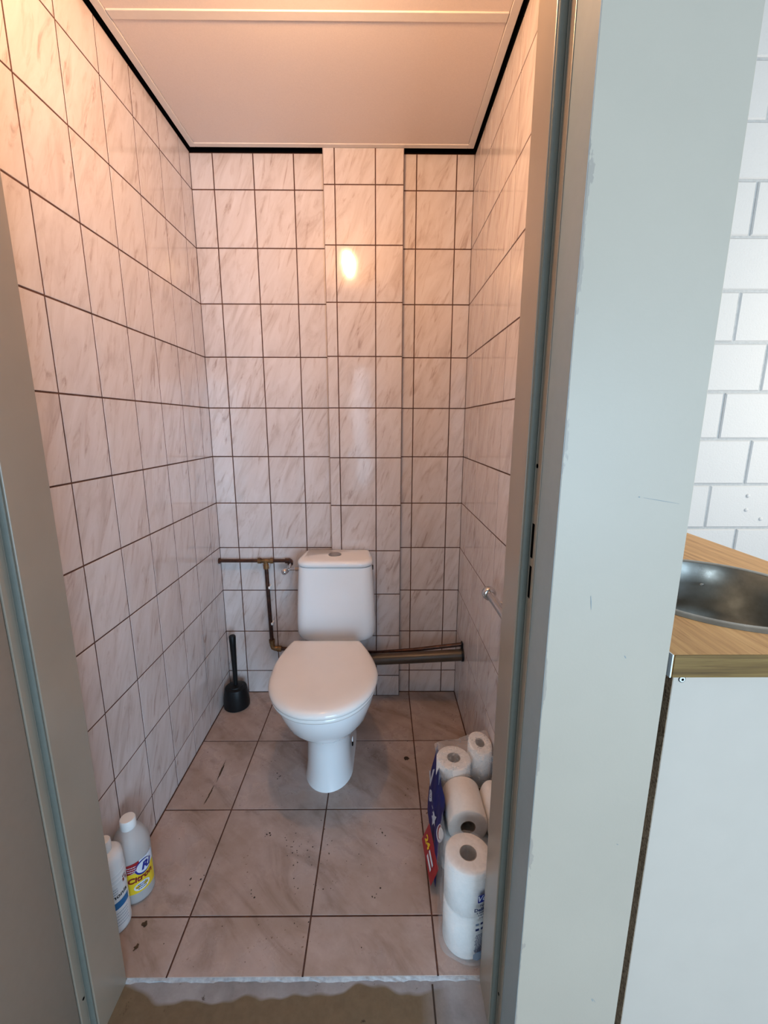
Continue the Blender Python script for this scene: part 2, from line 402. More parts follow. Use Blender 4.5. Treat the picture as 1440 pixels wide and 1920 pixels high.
# ---- floor
fl = struct(box('floor', (-1.62, -4.25, -0.20), (3.45, 0.4, -0.006), M['concrete']))
gb = box('grout_bed', (-0.05, YF+0.004, -0.006), (XR+0.03, 0.03, -0.0010), M['grout'], fl)
fx = [0.001, 0.2194, 0.532, 0.8446, XR-0.001]; fy = [YF, -0.9488, -0.6357, -0.3226, -0.001]
lay(fl, fx, fy, frame((0, 0, 0), (1, 0, 0), (0, 1, 0)), M['ftile'], 0.0042, 0.0012)
# ragged cement lip along the front edge of the tiles
vv, ff = [], []; n = 60
for i in range(n+1):
    x = 0.13 + 0.81*i/n
    vv += [(x, YF+0.002, -0.0012), (x, YF-0.001-random.random()*0.002, -0.0025-random.random()*0.003), (x, YF-0.002-random.random()*0.005, -0.0065)]
for i in range(n):
    a = i*3; ff += [(a, a+1, a+4, a+3), (a+1, a+2, a+5, a+4)]
mesh_obj('cement_lip', vv, ff, M['glue'], fl)
# joint in the concrete in front of the door
box('floor_joint', (0.828, -1.25, -0.0068), (0.832, -1.085, -0.0055), M['speck'], fl)
def blot(name, pts, mat, z=0.0006):
    c = Vector((sum(p[0] for p in pts)/len(pts), sum(p[1] for p in pts)/len(pts), z+0.0004))
    n = len(pts); v = [(p[0], p[1], z) for p in pts] + [tuple(c)]
    return mesh_obj(name, v, [(i, (i+1) % n, n) for i in range(n)], mat, fl)
def ragged(cx, cy, rx, ry, rot=0, n=14, j=0.5):
    out = []
    for i in range(n):
        a = 2*PI*i/n; k = 1-j*random.random(); x, y = rx*k*math.cos(a), ry*k*math.sin(a)
        out.append((cx+x*math.cos(rot)-y*math.sin(rot), cy+x*math.sin(rot)+y*math.cos(rot)))
    return out
blot('scratch_stain', ragged(0.127, -0.475, 0.004, 0.06, 0.02, 20, 0.6), M['stain'])
blot('scratch_stain', ragged(0.124, -0.575, 0.0035, 0.055, -0.05, 20, 0.6), M['stain'])
blot('dark_stain', ragged(0.810, -0.417, 0.012, 0.016, 0.4, 12, 0.55), M['speck'])
blot('rust_stain', ragged(0.112, -0.965, 0.009, 0.009, 0, 14, 0.5), M['stain'])
blot('rust_stain', ragged(0.118, -1.015, 0.007, 0.010, 0, 14, 0.6), M['stain'])
bm = bmesh.new()
spots = []
for i in range(46): spots.append((random.gauss(0.50, 0.06), random.gauss(-0.80, 0.07), random.uniform(0.001, 0.0028)))
for i in range(90): spots.append((random.uniform(0.03, 0.84), random.uniform(-1.06, -0.02), random.uniform(0.0007, 0.0022)))
for cx, cy in ((0.365, -0.72), (0.36, -0.90), (0.20, -0.86), (0.70, -0.90), (0.345, -0.50), (1.03, -0.17), (1.02, -0.2), (0.72, -0.72)):
    for k in range(4): spots.append((random.gauss(cx, 0.008), random.gauss(cy, 0.008), random.uniform(0.0014, 0.0036)))
for x, y, r in spots:
    if y < YF+0.01: continue
    ring = [bm.verts.new((px, py, 0.0007)) for px, py in ragged(x, y, r, r*random.uniform(0.6, 1.6), random.random()*3, 6, 0.5)]
    bm.faces.new(ring)
o = bm_obj('dirt_speck', bm, M['speck'], fl); o['kind'] = 'stuff'

# ---- toilet ceiling
ce = struct(box('ceiling', (-0.02, YF-0.02, CEIL+0.006), (XR+0.02, 0.05, CEIL+0.05), M['black']))
box('ceiling_panel', (0.0394, -0.5280, CEIL+0.001), (1.0276, -0.0514, CEIL+0.006), M['ceil'], ce)
box('ceiling_panel', (0.0394, YF, CEIL+0.001), (1.0276, -0.5552, CEIL+0.006), M['ceil'], ce)
box('joint_strip', (0.0394, -0.555, CEIL-0.002), (1.0276, -0.529, CEIL+0.006), M['trim'], ce, 0.0012)
box('edge_trim', (0.0165, YF, CEIL-0.002), (0.038, -0.029, CEIL+0.006), M['trim'], ce, 0.001)
box('edge_trim', (1.029, YF, CEIL-0.002), (1.051, -0.029, CEIL+0.006), M['trim'], ce, 0.001)
box('edge_trim', (0.038, -0.050, CEIL-0.002), (1.029, -0.029, CEIL+0.006), M['trim'], ce, 0.001)
box('gap_shade_strip', (-0.0022, YF, 2.239), (0.0, 0.0, CEIL+0.03), M['black'], ce)  # black strips paint the shade of the gap above the tiles
box('gap_shade_strip', (XR, YF, 2.229), (XR+0.0022, 0.0, CEIL+0.03), M['black'], ce)
box('gap_shade_strip', (0, 0.0, TOP+0.0005), (XR, 0.0022, CEIL+0.03), M['black'], ce)

# ---- front wall, door frame
HD = 2.06
wf = struct(box('wall_front', (0.9570, -1.250, -0.006), (1.139, YF-0.003, 2.9), M['post'], None, 0.0006))
o = box('wall_section', (-1.60, -1.250, -0.006), (0.0835, YF-0.003, 2.9), M['post'], wf)
o = box('wall_section', (0.0845, -1.250, HD+0.06), (0.970, YF-0.003, 2.9), M['post'], wf)
for (xa, za), (xb, zb), wd in (((1.0645, 1.1487), (1.0670, 1.1489), 0.0011), ((1.072, 1.1478), (1.122, 1.1395), 0.0004), ((1.0725, 0.911), (1.0755, 0.9065), 0.0009),
        ((1.0905, 0.2365), (1.0935, 0.2300), 0.0011), ((1.0925, 0.2365), (1.0985, 0.2275), 0.0005), ((1.0985, 0.573), (1.1015, 0.5715), 0.0009), ((1.0135, 1.005), (1.0160, 0.984), 0.0008)):
    d_ = Vector((xb-xa, 0, zb-za)).normalized(); n_ = Vector((-d_.z, 0, d_.x))*wd
    a_, b_ = Vector((xa, -1.2503, za)), Vector((xb, -1.2503, zb))
    mesh_obj('scuff_mark', [a_-n_*0.4, a_+n_*0.5, (a_+b_)/2+n_, b_+n_*0.3, b_-n_*0.4, (a_+b_)/2-n_*0.8], [(0, 1, 2, 3, 4, 5)], M['mark'], wf)
dr = struct(empty('door_1'))
def jamb(sgn, x0):
    X = lambda d: x0 - sgn*d          # d = distance outwards from the reveal face
    pts = [(X(0), YF), (X(0), -1.1535), (X(-0) , -1.1540), (X(-0.0), -1.1545)]
    pts = [(X(0), YF), (X(0), -1.155), (X(-0.0155), -1.1575), (X(-0.0155), -1.1800), (X(-0.0175), -1.1810), (X(-0.0175), -1.2508), (X(-0.06), -1.2508), (X(-0.06), YF)]
    return pts
def mir(pts, x0, s): return pts
JL, JR = 0.130, 0.940
ptsR = [(JR, YF), (JR, -1.1545), (JR+0.0150, -1.1575), (JR+0.0150, -1.1800), (JR+0.0169, -1.1800), (JR+0.0169, YF)]
ptsL = [(JL, YF), (JL, -1.1655), (JL-0.0150, -1.1685), (JL-0.0150, -1.1865), (JL-0.045, -1.1865), (JL-0.045, YF)]
jr = prism('door_jamb', ptsR, -0.006, HD, M['frame'], dr, 0.0012)
cg = prism('door_casing', [(JR+0.0165, -1.1802), (JR+0.0165, -1.2494), (JR+0.0172, -1.2494), (JR+0.0172, -1.1802)], -0.006, HD, M['casing'], dr); cg['label'] = 'outer casing strip in the wall paint, coloured in its shaded tone'
jl = prism('door_jamb', ptsL, -0.006, HD, M['frame'], dr, 0.0012)
box('door_head', (JL-0.0445, -1.2515, HD), (JR+0.0175, YF, HD+0.06), M['frame'], dr)
for (x, y) in ((JR+0.0075, -1.1580), (JL-0.0075, -1.1690)):
    prs = [(x+0.0062*math.cos(a), y-0.0035*math.sin(a)) for a in [PI*k/8 for k in range(9)]]
    prism('door_seal', prs, -0.01, HD-0.004, M['rubber'], dr)
leaf = box('door_leaf', (0.0845, -2.040, 0.008), (0.1135, -1.1875, HD-0.004), M['leaf'], dr, 0.003, 3, True)
for x0, x1, kx in ((0.1135, 0.120, 1), (0.078, 0.0845, -1)):
    box('handle_plate', (x0, -2.045, 0.95), (x1, -2.005, 1.15), M['chrome'], leaf, 0.001)
tube('door_handle', [(0.03, -1.93, 1.08), (0.03, -2.025, 1.08), (0.156, -2.025, 1.08), (0.156, -1.93, 1.08)], 0.008, M['chrome'], leaf, 10)
# strike plate slots, screw holes
sx = JR+0.0150
sp = box('strike_plate', (sx-0.0006, -1.1785, 0.955), (sx+0.0005, -1.1585, 1.125), M['frame'], dr)
box('latch_slot', (sx-0.0009, -1.1720, 1.036), (sx+0.002, -1.1625, 1.092), M['darkhole'], sp)
box('bolt_slot', (sx-0.0009, -1.1720, 0.968), (sx+0.002, -1.1635, 1.022), M['darkhole'], sp)
def hole(name, x, y, z, r, parent, nx):
    lathe(name, [(r, 0), (r, 0.0008)], M['darkhole'], parent, n=14, matrix=Matrix.Translation((x, y, z)) @ Matrix.Rotation(nx*PI/2, 4, 'Y'))
hole('screw_hole', sx-0.0003, -1.1640, 1.183, 0.0034, dr, -1)
hole('screw_hole', sx-0.0003, -1.164, 0.10, 0.0026, dr, -1)
hole('screw_hole', JL-0.0147, -1.175, 0.115, 0.0026, dr, 1)

# ------------------------------------------------------------------ kitchen beyond the toilet
BY = 0.06
wk = struct(box('wall_rear', (1.139, BY+0.006, -0.006), (3.45, 0.22, 2.9), M['joint']))
def brick_mesh(wd, ht, ch=0.0045, th=0.012):
    return tile_mesh(wd, ht, M['brick'], ch, th)
zc = [0.185+0.2*k for k in range(-1, 15)]
frk = frame((0, BY, 0), (1, 0, 0), (0, 0, 1))
for k, (z0, z1) in enumerate(zip(zc, zc[1:])):
    z1 = min(z1, 2.899)
    if z1-z0 < 0.02: continue
    off = 2.186 if k % 2 == 0 else 2.335
    x = off - 0.298*4
    while x < 3.45:
        x0, x1 = max(x, 1.14), min(x+0.298, 3.44); x += 0.298
        if x1-x0 < 0.03: continue
        lay(wk, [x0, x1], [z0, z1], frk, M['brick'], 0.0075, 0.001) if False else link('brick', brick_mesh(x1-x0-0.0095, z1-z0-0.0095), None, wk,
            frk @ Matrix.Translation(((x0+x1)/2, (z0+z1)/2, random.uniform(-0.0012, 0.0012))) @ Matrix.Rotation(random.gauss(0, 0.004), 4, 'X') @ Matrix.Rotation(random.gauss(0, 0.004), 4, 'Y'))
for px, pz in ((2.362, 0.935), (2.364, 0.871), (2.437, 0.829)):
    lathe('filled_screw_hole', [(0.009, 0), (0.008, 0.003), (0.004, 0.005)], M['brick'], wk, n=12, matrix=Matrix.Translation((px, BY+0.001, pz)) @ Matrix.Rotation(PI/2, 4, 'X'))

def wall_with_hole(name, axis, pos, th, a0, a1, z0, z1, holes, mat):
    """wall of boxes round rectangular window openings; axis = wall normal"""
    root = struct(empty(name))
    hs = sorted(holes)
    def seg(s0, s1, q0, q1):
        if s1-s0 < 1e-4 or q1-q0 < 1e-4: return
        lo, hi = ((pos, s0, q0), (pos+th, s1, q1)) if axis == 'x' else ((s0, pos, q0), (s1, pos+th, q1))
        box('wall_section', lo, hi, mat, root)
    cur = a0
    for h0, h1, q0, q1 in hs:
        seg(cur, h0, z0, z1); seg(h0, h1, z0, q0); seg(h0, h1, q1, z1); cur = h1
    seg(cur, a1, z0, z1); return root
wall_with_hole('wall_behind', 'y', -4.25, 0.05, -1.62, 3.45, -0.006, 2.9, [(1.25, 2.75, 0.10, 1.80), (0.31, 0.57, 0.30, 2.0), (-1.50, -0.40, 0.25, 1.85)], M['wallw'])
wall_with_hole('wall_far_left', 'x', -1.66, 0.05, -4.25, -1.25, -0.006, 2.9, [], M['wallw'])
wall_with_hole('wall_far_right', 'x', 3.41, 0.05, -4.25, 0.06, -0.006, 2.9, [(-1.65, -0.35, 0.95, 2.25)], M['wallw'])
struct(box('ceiling_kitchen', (-1.66, -4.25, 2.9), (3.46, 0.22, 2.96), M['wallw']))

def win(name, axis, pos, a0, a1, z0, z1):
    root = struct(empty(name)); t = 0.04
    def b(s0, s1, q0, q1):
        lo, hi = ((pos-0.02, s0, q0), (pos+0.02, s1, q1)) if axis == 'x' else ((s0, pos-0.02, q0), (s1, pos+0.02, q1))
        box('window_frame', lo, hi, M['whitep'], root)
    b(a0, a0+t, z0, z1); b(a1-t, a1, z0, z1); b(a0+t, a1-t, z0, z0+t); b(a0+t, a1-t, z1-t, z1)
    return root
win('window_1', 'y', -4.225, 1.25, 2.75, 0.10, 1.80); win('window_2', 'y', -4.225, 0.29, 0.59, 0.28, 2.02)
win('window_3', 'y', -4.225, -1.50, -0.40, 0.25, 1.85); win('window_4', 'x', 3.435, -1.65, -0.35, 0.95, 2.25)  # the left one behind the camera is added to carry the jamb fill light

# ---- worktop with a round sink
WX0, WX1, WY0, WY1, WZ0, WZ1 = 1.160, 1.716, -1.230, 0.058, 0.862, 0.900
SC = Vector((1.428, -0.960)); SR = 0.196
wt = tag(empty('worktop', (0, 0, 0)), 'oak-look laminate worktop with a round steel sink let into it', 'worktop')
bm = bmesh.new(); N = 64
ci = [(SC.x+SR*math.cos(2*PI*i/N), SC.y+SR*math.sin(2*PI*i/N)) for i in range(N)]
def outer(x, y):
    d = Vector((x, y))-SC; k = 1e9
    for c, lim in ((0, WX0+0.002 if d.x < 0 else WX1), (1, WY0+0.002 if d.y < 0 else SC.y+0.5)):
        if abs(d[c]) > 1e-6: k = min(k, (lim-SC[c])/d[c])
    return (SC.x+d.x*k, SC.y+d.y*k)
ang = sorted(set([round(2*PI*i/N, 6) for i in range(N)] + [round(math.atan2(y-SC.y, x-SC.x) % (2*PI), 6) for x in (WX0+0.002, WX1) for y in (WY0+0.002, SC.y+0.5)]))
inn = [(SC.x+SR*math.cos(a), SC.y+SR*math.sin(a)) for a in ang]; out = [outer(*p) for p in inn]
for z in (WZ1, WZ0):
    vi = [bm.verts.new((x, y, z)) for x, y in inn]; vo = [bm.verts.new((x, y, z)) for x, y in out]
    for i in range(len(vi)):
        j = (i+1) % len(vi); bm.faces.new((vi[i], vi[j], vo[j], vo[i]))
    if z == WZ1: ti, to = vi, vo
for i in range(len(ti)):
    j = (i+1) % len(ti); bm.faces.new((ti[i], ti[j], vi[j], vi[i])); bm.faces.new((to[i], to[j], vo[j], vo[i]))
bm_obj('board', bm, M['wood'], wt)
box('board', (WX0+0.002, SC.y+0.5, WZ0), (WX1, WY1, WZ1), M['wood'], wt)
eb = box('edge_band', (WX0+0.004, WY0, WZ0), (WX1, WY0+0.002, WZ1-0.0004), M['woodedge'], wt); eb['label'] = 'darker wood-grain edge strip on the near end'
ec = box('end_cap', (WX0, WY0+0.0005, WZ0-0.0005), (WX0+0.002, WY1, WZ1), M['whitep'], wt); ec['label'] = 'white edge strip on the side against the wall'

sk = tag(empty('sink', (SC.x, SC.y, WZ1)), 'round stainless steel sink bowl set in the oak-look worktop', 'sink')
lathe('rim', [(SR-0.006, -0.006), (SR-0.006, 0.0030), (SR-0.002, 0.0048), (SR+0.010, 0.0042), (SR+0.017, 0.0006), (SR+0.017, 0.0001)], M['steel'], sk, n=72, close_a=False, close_b=False)
lathe('bowl', [(SR-0.006, 0.002), (SR-0.011, -0.012), (SR-0.016, -0.05), (SR-0.022, -0.105), (SR-0.036, -0.135), (SR-0.065, -0.150), (0.06, -0.158), (0.036, -0.161)], M['steel'], sk, n=72, close_a=False, close_b=False, angle=80)
d = lathe('drain', [(0.037, -0.160), (0.036, -0.158), (0.028, -0.163), (0.010, -0.164)], M['chrome'], sk, n=28, close_a=False)
crumb = lathe('crumb', [(0.0025, 0), (0.0035, 0.003), (0.001, 0.009)], M['whitep'], sk, n=8, matrix=Matrix.Translation((0.085, 0.142, -0.046)) @ Matrix.Rotation(1.0, 4, 'X')); crumb['label'] = 'white crumb on the bowl wall'

cb = tag(empty('base_cabinet', (0, 0, 0)), 'white kitchen base cabinet under the oak-look worktop', 'cabinet')
PX0, PY0 = 1.1775, -1.214
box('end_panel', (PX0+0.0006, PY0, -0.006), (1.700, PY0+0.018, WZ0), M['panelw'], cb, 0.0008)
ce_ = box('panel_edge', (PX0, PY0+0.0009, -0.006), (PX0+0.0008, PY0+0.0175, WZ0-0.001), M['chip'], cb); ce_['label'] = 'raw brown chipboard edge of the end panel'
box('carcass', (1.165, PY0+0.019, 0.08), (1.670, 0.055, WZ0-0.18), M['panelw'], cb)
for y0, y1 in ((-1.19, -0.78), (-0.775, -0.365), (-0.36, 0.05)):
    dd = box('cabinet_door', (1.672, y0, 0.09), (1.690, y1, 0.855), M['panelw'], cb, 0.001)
    tube('handle', [(1.692, y0+0.05, 0.80), (1.715, y0+0.05, 0.80), (1.715, y0+0.05, 0.68), (1.692, y0+0.05, 0.68)], 0.005, M['chrome'], dd, 8)
sc = lathe('screw_cap', [(0.0046, 0), (0.0046, 0.0012), (0.0036, 0.0018), (0.0020, 0.0018)], M['whitep'], cb, n=18, matrix=Matrix.Translation((1.1920, PY0, 0.8490)) @ Matrix.Rotation(PI/2, 4, 'X'))
lathe('screw_socket', [(0.0022, 0), (0.0022, 0.0003)], M['darkhole'], sc, n=8, matrix=Matrix.Translation((0, 0, 0.0018)))
lathe('screw_ring', [(0.0058, 0), (0.0058, 0.0005)], M['darkhole'], sc, n=18)

# ------------------------------------------------------------------ toilet
TX = 0.524
to_ = tag(empty('toilet', (TX, -0.30, 0)), 'white ceramic toilet with closed lid and low cistern on the tiled floor', 'toilet')
def P(x, y, z): return (x-0.0, y+0.30, z)     # toilet space is relative to (TX, -0.30)
def egg(z, yf, yb, hw, n=40, pw=2.0, xo=0.0, ybw=None):
    """closed outline: round front at yf, squarer back at yb, widest hw"""
    ym = yf + hw*1.25 if yf + hw*1.25 < yb-0.03 else (yf+yb)/2
    out = []
    for i in range(n):
        a = 2*PI*i/n; c, s = math.cos(a), math.sin(a)
        if s <= 0: x = hw*math.copysign(abs(c)**(2/pw), c); y = ym + (ym-yf)*(-abs(s)**(2/pw))
        else:
            bw = ybw if ybw else hw*0.8
            x = math.copysign(abs(c)**0.45, c)*(hw + (bw-hw)*abs(s)**0.8); y = ym + (yb-ym)*abs(s)**0.55
        out.append(P(x+xo, y, z))
    return out
rings = [egg(0.0, -0.572, -0.19, 0.086, ybw=0.100), egg(0.012, -0.568, -0.19, 0.083, ybw=0.097), egg(0.06, -0.562, -0.19, 0.078, ybw=0.094), egg(0.14, -0.560, -0.19, 0.075, ybw=0.092),
         egg(0.195, -0.562, -0.18, 0.077, ybw=0.094), egg(0.206, -0.570, -0.17, 0.083, ybw=0.10), egg(0.216, -0.590, -0.16, 0.098, ybw=0.11), egg(0.240, -0.628, -0.15, 0.122, ybw=0.12),
         egg(0.285, -0.672, -0.16, 0.146, ybw=0.11), egg(0.340, -0.704, -0.20, 0.162, ybw=0.11), egg(0.350, -0.708, -0.285, 0.164, ybw=0.112), egg(0.388, -0.724, -0.300, 0.171, ybw=0.115), egg(0.400, -0.722, -0.302, 0.169, ybw=0.113)]
bowl = bm_obj('bowl', loft(rings), M['ceramic'], to_, True, angle=75)
# shelf behind the bowl that carries the cistern
bm = box_bm(P(-0.10, -0.24, 0.26), P(0.10, -0.04, 0.3535), 0.015, 3); bm_obj('cistern_shelf', bm, M['ceramic'], to_, True, angle=50)
for dz in (0.0, -0.018):
    hb = lathe('fixing_hole', [(0.0095, 0), (0.0095, 0.004), (0.006, 0.0045), (0.006, 0.001)], M['ceramic'] if dz == 0 else M['darkhole'], to_, n=16,
               matrix=Matrix.Translation(P(0.0815, -0.44, 0.105+dz)) @ Matrix.Rotation(PI/2, 4, 'Y')); 
    lathe('fixing_bolt', [(0.006, 0), (0.006, 0.0048)], M['darkhole'], hb, n=12)
def seat_outline(z, g, n=56):
    """lid outline: straight back edge, fuller front"""
    yb, ym, yf, hb, hm = -0.318, -0.530, -0.748, 0.127, 0.176
    pts = []
    K = 30
    for i in range(K+1):                       # right side from back to front
        a = i/K
        if a < 0.5:
            t = a/0.5; y = yb+(ym-yb)*t; x = hb+(hm-hb)*math.sin(t*PI/2)**0.9
        else:
            t = (a-0.5)/0.5*PI/2; y = ym+(yf-ym)*math.sin(t); x = hm*math.cos(t)**0.92 if i < K else 0
        pts.append((x, y))
    full = pts + [(-x, y) for x, y in pts[-2::-1]]
    c = (0, -0.53); o = []
    full = [(x-0.020*max(0, (y-ym)/(yb-ym)), y) for x, y in full]
    for x, y in full:
        d = Vector((x-c[0], y-c[1])); L = d.length; d = d*(L+g)/L; o.append(P(c[0]+d.x, c[1]+d.y, z))
    return o
def lidobj(name, spec, mat):
    o = bm_obj(name, loft([seat_outline(z, g) for g, z in spec]), mat, to_, True, angle=60)
    return o
seat = lidobj('seat', [(-0.010, 0.401), (-0.002, 0.403), (0.0, 0.409), (-0.003, 0.4145)], M['seatm'])
lid = lidobj('seat_lid', [(-0.004, 0.4155), (0.002, 0.418), (0.003, 0.425), (0.000, 0.432), (-0.007, 0.4375), (-0.018, 0.4405), (-0.05, 0.4425), (-0.10, 0.4435)], M['seatm'])
for s in (-1, 1):
    tube('hinge', [P(s*0.07-0.018, -0.312, 0.414), P(s*0.07+0.018, -0.312, 0.414)], 0.008, M['seatm'], to_, 10)
# cistern
def rr(z, hw, yf, yb, r, xo=0.0, n=7):
    out = []
    r = min(r, hw*0.95)
    for (cx, cy, a0, rad) in ((hw-r, yf+r, -PI/2, r), (hw-0.01, yb-0.01, 0, 0.01), (-hw+0.01, yb-0.01, PI/2, 0.01), (-hw+r, yf+r, PI, r)):
        for i in range(n):
            a = a0+PI/2*i/(n-1); out.append(P(cx+rad*math.cos(a)+xo, cy+rad*math.sin(a), z))
    return out
cx = 0.002
prof = [(0.352, 0.108, -0.165), (0.356, 0.126, -0.178), (0.365, 0.143, -0.192), (0.378, 0.1545, -0.201), (0.397, 0.1610, -0.206), (0.44, 0.1618, -0.208), (0.52, 0.1585, -0.207), (0.60, 0.1540, -0.204), (0.685, 0.1490, -0.200)]
bm_obj('cistern', loft([rr(z, hw, yf, -0.040, 0.045, cx) for z, hw, yf in prof]), M['ceramic'], to_, True, angle=70)
lp = [(0.6865, 0.1500, -0.200), (0.690, 0.1545, -0.2045), (0.700, 0.1550, -0.2050), (0.7065, 0.1525, -0.2025), (0.711, 0.1465, -0.1965), (0.7130, 0.138, -0.188)]
def lidring(z, hw, yf): 
    out = []
    for p in rr(z, hw, yf, -0.036, 0.055, cx):
        x, y, zz = p; k = (y-(yf+0.30))/(-0.036-yf)          # a little narrower at the back
        out.append(((x-cx)*(1-0.10*max(0, k)**1.5)+cx, y, zz))
    return out
bm_obj('cistern_lid', loft([lidring(*q) for q in lp]), M['ceramic'], to_, True, angle=60)
lathe('flush_button', [(0.027, 0), (0.027, 0.0025), (0.0245, 0.0042), (0.022, 0.0036), (0.004, 0.0036)], M['dullmetal'], to_, loc=P(-0.004, -0.108, 0.7128), n=28)
lathe('side_plug', [(0.011, 0), (0.011, 0.003), (0.006, 0.004)], M['bplastic'], to_, n=16, matrix=Matrix.Translation(P(0.1525, -0.10, 0.655)) @ Matrix.Rotation(PI/2, 4, 'Y'))

# ------------------------------------------------------------------ pipes
wp = tag(empty('water_pipe', (0, 0, 0)), 'tarnished copper water pipe running along the back wall to the cistern', 'pipe')
YP = -0.022; r = 0.0085
tube('pipe', [(0.0, YP, 0.658), (0.310, YP, 0.658)], r*0.85, M['copper'], wp)
tube('wall_collar', [(0.001, YP, 0.658), (0.006, YP, 0.658)], r*1.5, M['copper'], wp)
tf = tube('tee_fitting', [(0.180, YP, 0.658), (0.232, YP, 0.658)], r*1.15, M['brass'], wp)
for a, b in ((0.172, 0.186), (0.226, 0.240)): tube('nut', [(a, YP, 0.658), (b, YP, 0.658)], r*1.5, M['brass'], tf, 8)
tube('stem', [(0.206, YP, 0.658), (0.2065, YP, 0.628)], r*1.15, M['brass'], tf); tube('nut', [(0.2063, YP, 0.640), (0.2067, YP, 0.622)], r*1.5, M['brass'], tf, 8)
tube('pipe', [(0.2065, YP, 0.64), (0.214, YP, 0.262)], r, M['copper'], wp)
tube('elbow', [(0.2140, YP, 0.275), (0.2145, YP, 0.255), (0.218, YP, 0.243), (0.228, YP, 0.238), (0.252, YP, 0.236)], r*1.35, M['brass'], wp)
tube('nut', [(0.238, YP, 0.2365), (0.256, YP, 0.236)], r*1.7, M['brass'], wp, 8); tube('nut', [(0.2137, YP, 0.282), (0.2139, YP, 0.268)], r*1.6, M['brass'], wp, 8)
tube('pipe', [(0.25, YP, 0.236), (0.31, YP, 0.236), (0.43, -0.045, 0.235), (0.62, -0.06, 0.238), (0.70, -0.085, 0.252), (0.85, -0.115, 0.281), (XR-0.001, -0.150, 0.327)], r, M['copper'], wp)
for z in (0.535, 0.362):
    x = 0.2065+(0.64-z)*0.0075/0.378
    pc = box('pipe_clip', (x+0.004, YP-0.010, z-0.006), (x+0.013, -0.0002, z+0.006), M['whitep'], wp, 0.002); pc['label'] = 'small white pipe clip'
el = tube('elbow', [(0.292, YP, 0.658), (0.310, YP, 0.658), (0.316, YP-0.006, 0.656), (0.318, YP-0.022, 0.651)], r*1.35, M['copper'], wp)
va = tube('stop_valve', [(0.318, YP-0.020, 0.652), (0.319, YP-0.045, 0.640), (0.322, YP-0.052, 0.637), (0.372, YP-0.052, 0.640)], 0.0062, M['chrome'], wp); va['label'] = 'chrome angle stop valve'
tube('knob', [(0.312, YP-0.052, 0.636), (0.306, YP-0.060, 0.634), (0.300, YP-0.072, 0.630), (0.298, YP-0.076, 0.629)], [0.010, 0.014, 0.0135, 0.010], M['chrome'], va, 10)
tube('nut', [(0.346, YP-0.052, 0.639), (0.364, YP-0.052, 0.640)], 0.0105, M['chrome'], va, 6)
ws = tag(empty('waste_pipe', (0, 0, 0)), 'thick grey-brown waste pipe sloping from the toilet into the right wall', 'pipe')
tube('pipe', [(0.58, -0.130, 0.238), (0.70, -0.140, 0.252), (0.88, -0.155, 0.270), (XR-0.001, -0.170, 0.289)], 0.0245, M['waste'], ws, 24)
tube('socket', [(0.56, -0.128, 0.236), (0.64, -0.135, 0.245)], 0.031, M['waste'], ws, 24)
tube('wall_collar', [(XR-0.010, -0.1695, 0.2885), (XR-0.0003, -0.170, 0.289)], 0.0275, M['bplastic'], ws, 24)
box('wall_bracket', (XR-0.008, -0.165, 0.285), (XR-0.0005, -0.138, 0.337), M['bplastic'], ws, 0.002)

# ------------------------------------------------------------------ brush
br = tag(empty('toilet_brush', (0.062, -0.098, 0)), 'black toilet brush standing in its holder in the back left corner', 'brush')
lathe('holder', [(0.050, 0), (0.0555, 0.003), (0.0565, 0.018), (0.0525, 0.06), (0.0485, 0.088), (0.046, 0.094), (0.032, 0.098)], M['bplastic'], br, n=36)
hd = tube('handle', [(0, 0, 0.095), (0.0, 0.002, 0.18), (-0.001, 0.004, 0.30), (-0.001, 0.004, 0.336), (-0.001, 0.004, 0.340)], [0.0095, 0.0105, 0.0135, 0.0145, 0.012], M['bplastic'], br, 18)
lathe('brush_collar', [(0.032, 0), (0.030, 0.004), (0.012, 0.008)], M['bplastic'], br, loc=(0, 0, 0.0975), n=24)

# ------------------------------------------------------------------ chrome rail on the right wall
rl = tag(empty('towel_rail', (0, 0, 0)), 'chrome rail with a round end knob on the right tiled wall', 'rail')
tube('rod', [(1.020, -0.684, 0.776), (1.018, -0.95, 0.786)], 0.0115, M['chrome'], rl, 18)
lathe('end_cap', [(0.005, -0.014), (0.012, -0.013), (0.0185, -0.008), (0.0195, 0.0), (0.0185, 0.008), (0.014, 0.012)], M['chrome'], rl, n=22, matrix=Matrix.Translation((1.020, -0.682, 0.776)) @ Matrix.Rotation(PI/2, 4, 'X'))
for y, z in ((-0.76, 0.779), (-0.93, 0.785)):
    b = tube('bracket', [(1.019, y, z), (XR-0.001, y, z)], 0.007, M['chrome'], rl, 12)
    tube('wall_plate', [(XR-0.006, y, z), (XR-0.0005, y, z)], 0.018, M['chrome'], b, 18)

# ------------------------------------------------------------------ ceiling lamp (above the top edge of the photo, mirrored in the tiles)
la = tag(empty('ceiling_lamp', (0.53, -0.94, CEIL)), 'bare warm bulb in a white holder on the toilet ceiling', 'lamp')
lathe('lamp_holder', [(0.045, -0.0005), (0.045, -0.010), (0.030, -0.020), (0.0215, -0.028), (0.021, -0.036)], M['whitep'], la, n=28)
lathe('bulb', [(0.012, -0.034), (0.014, -0.042), (0.022, -0.062), (0.0285, -0.085), (0.0285, -0.105), (0.022, -0.124), (0.010, -0.134)], M['bulb'], la, n=24, close_a=True)

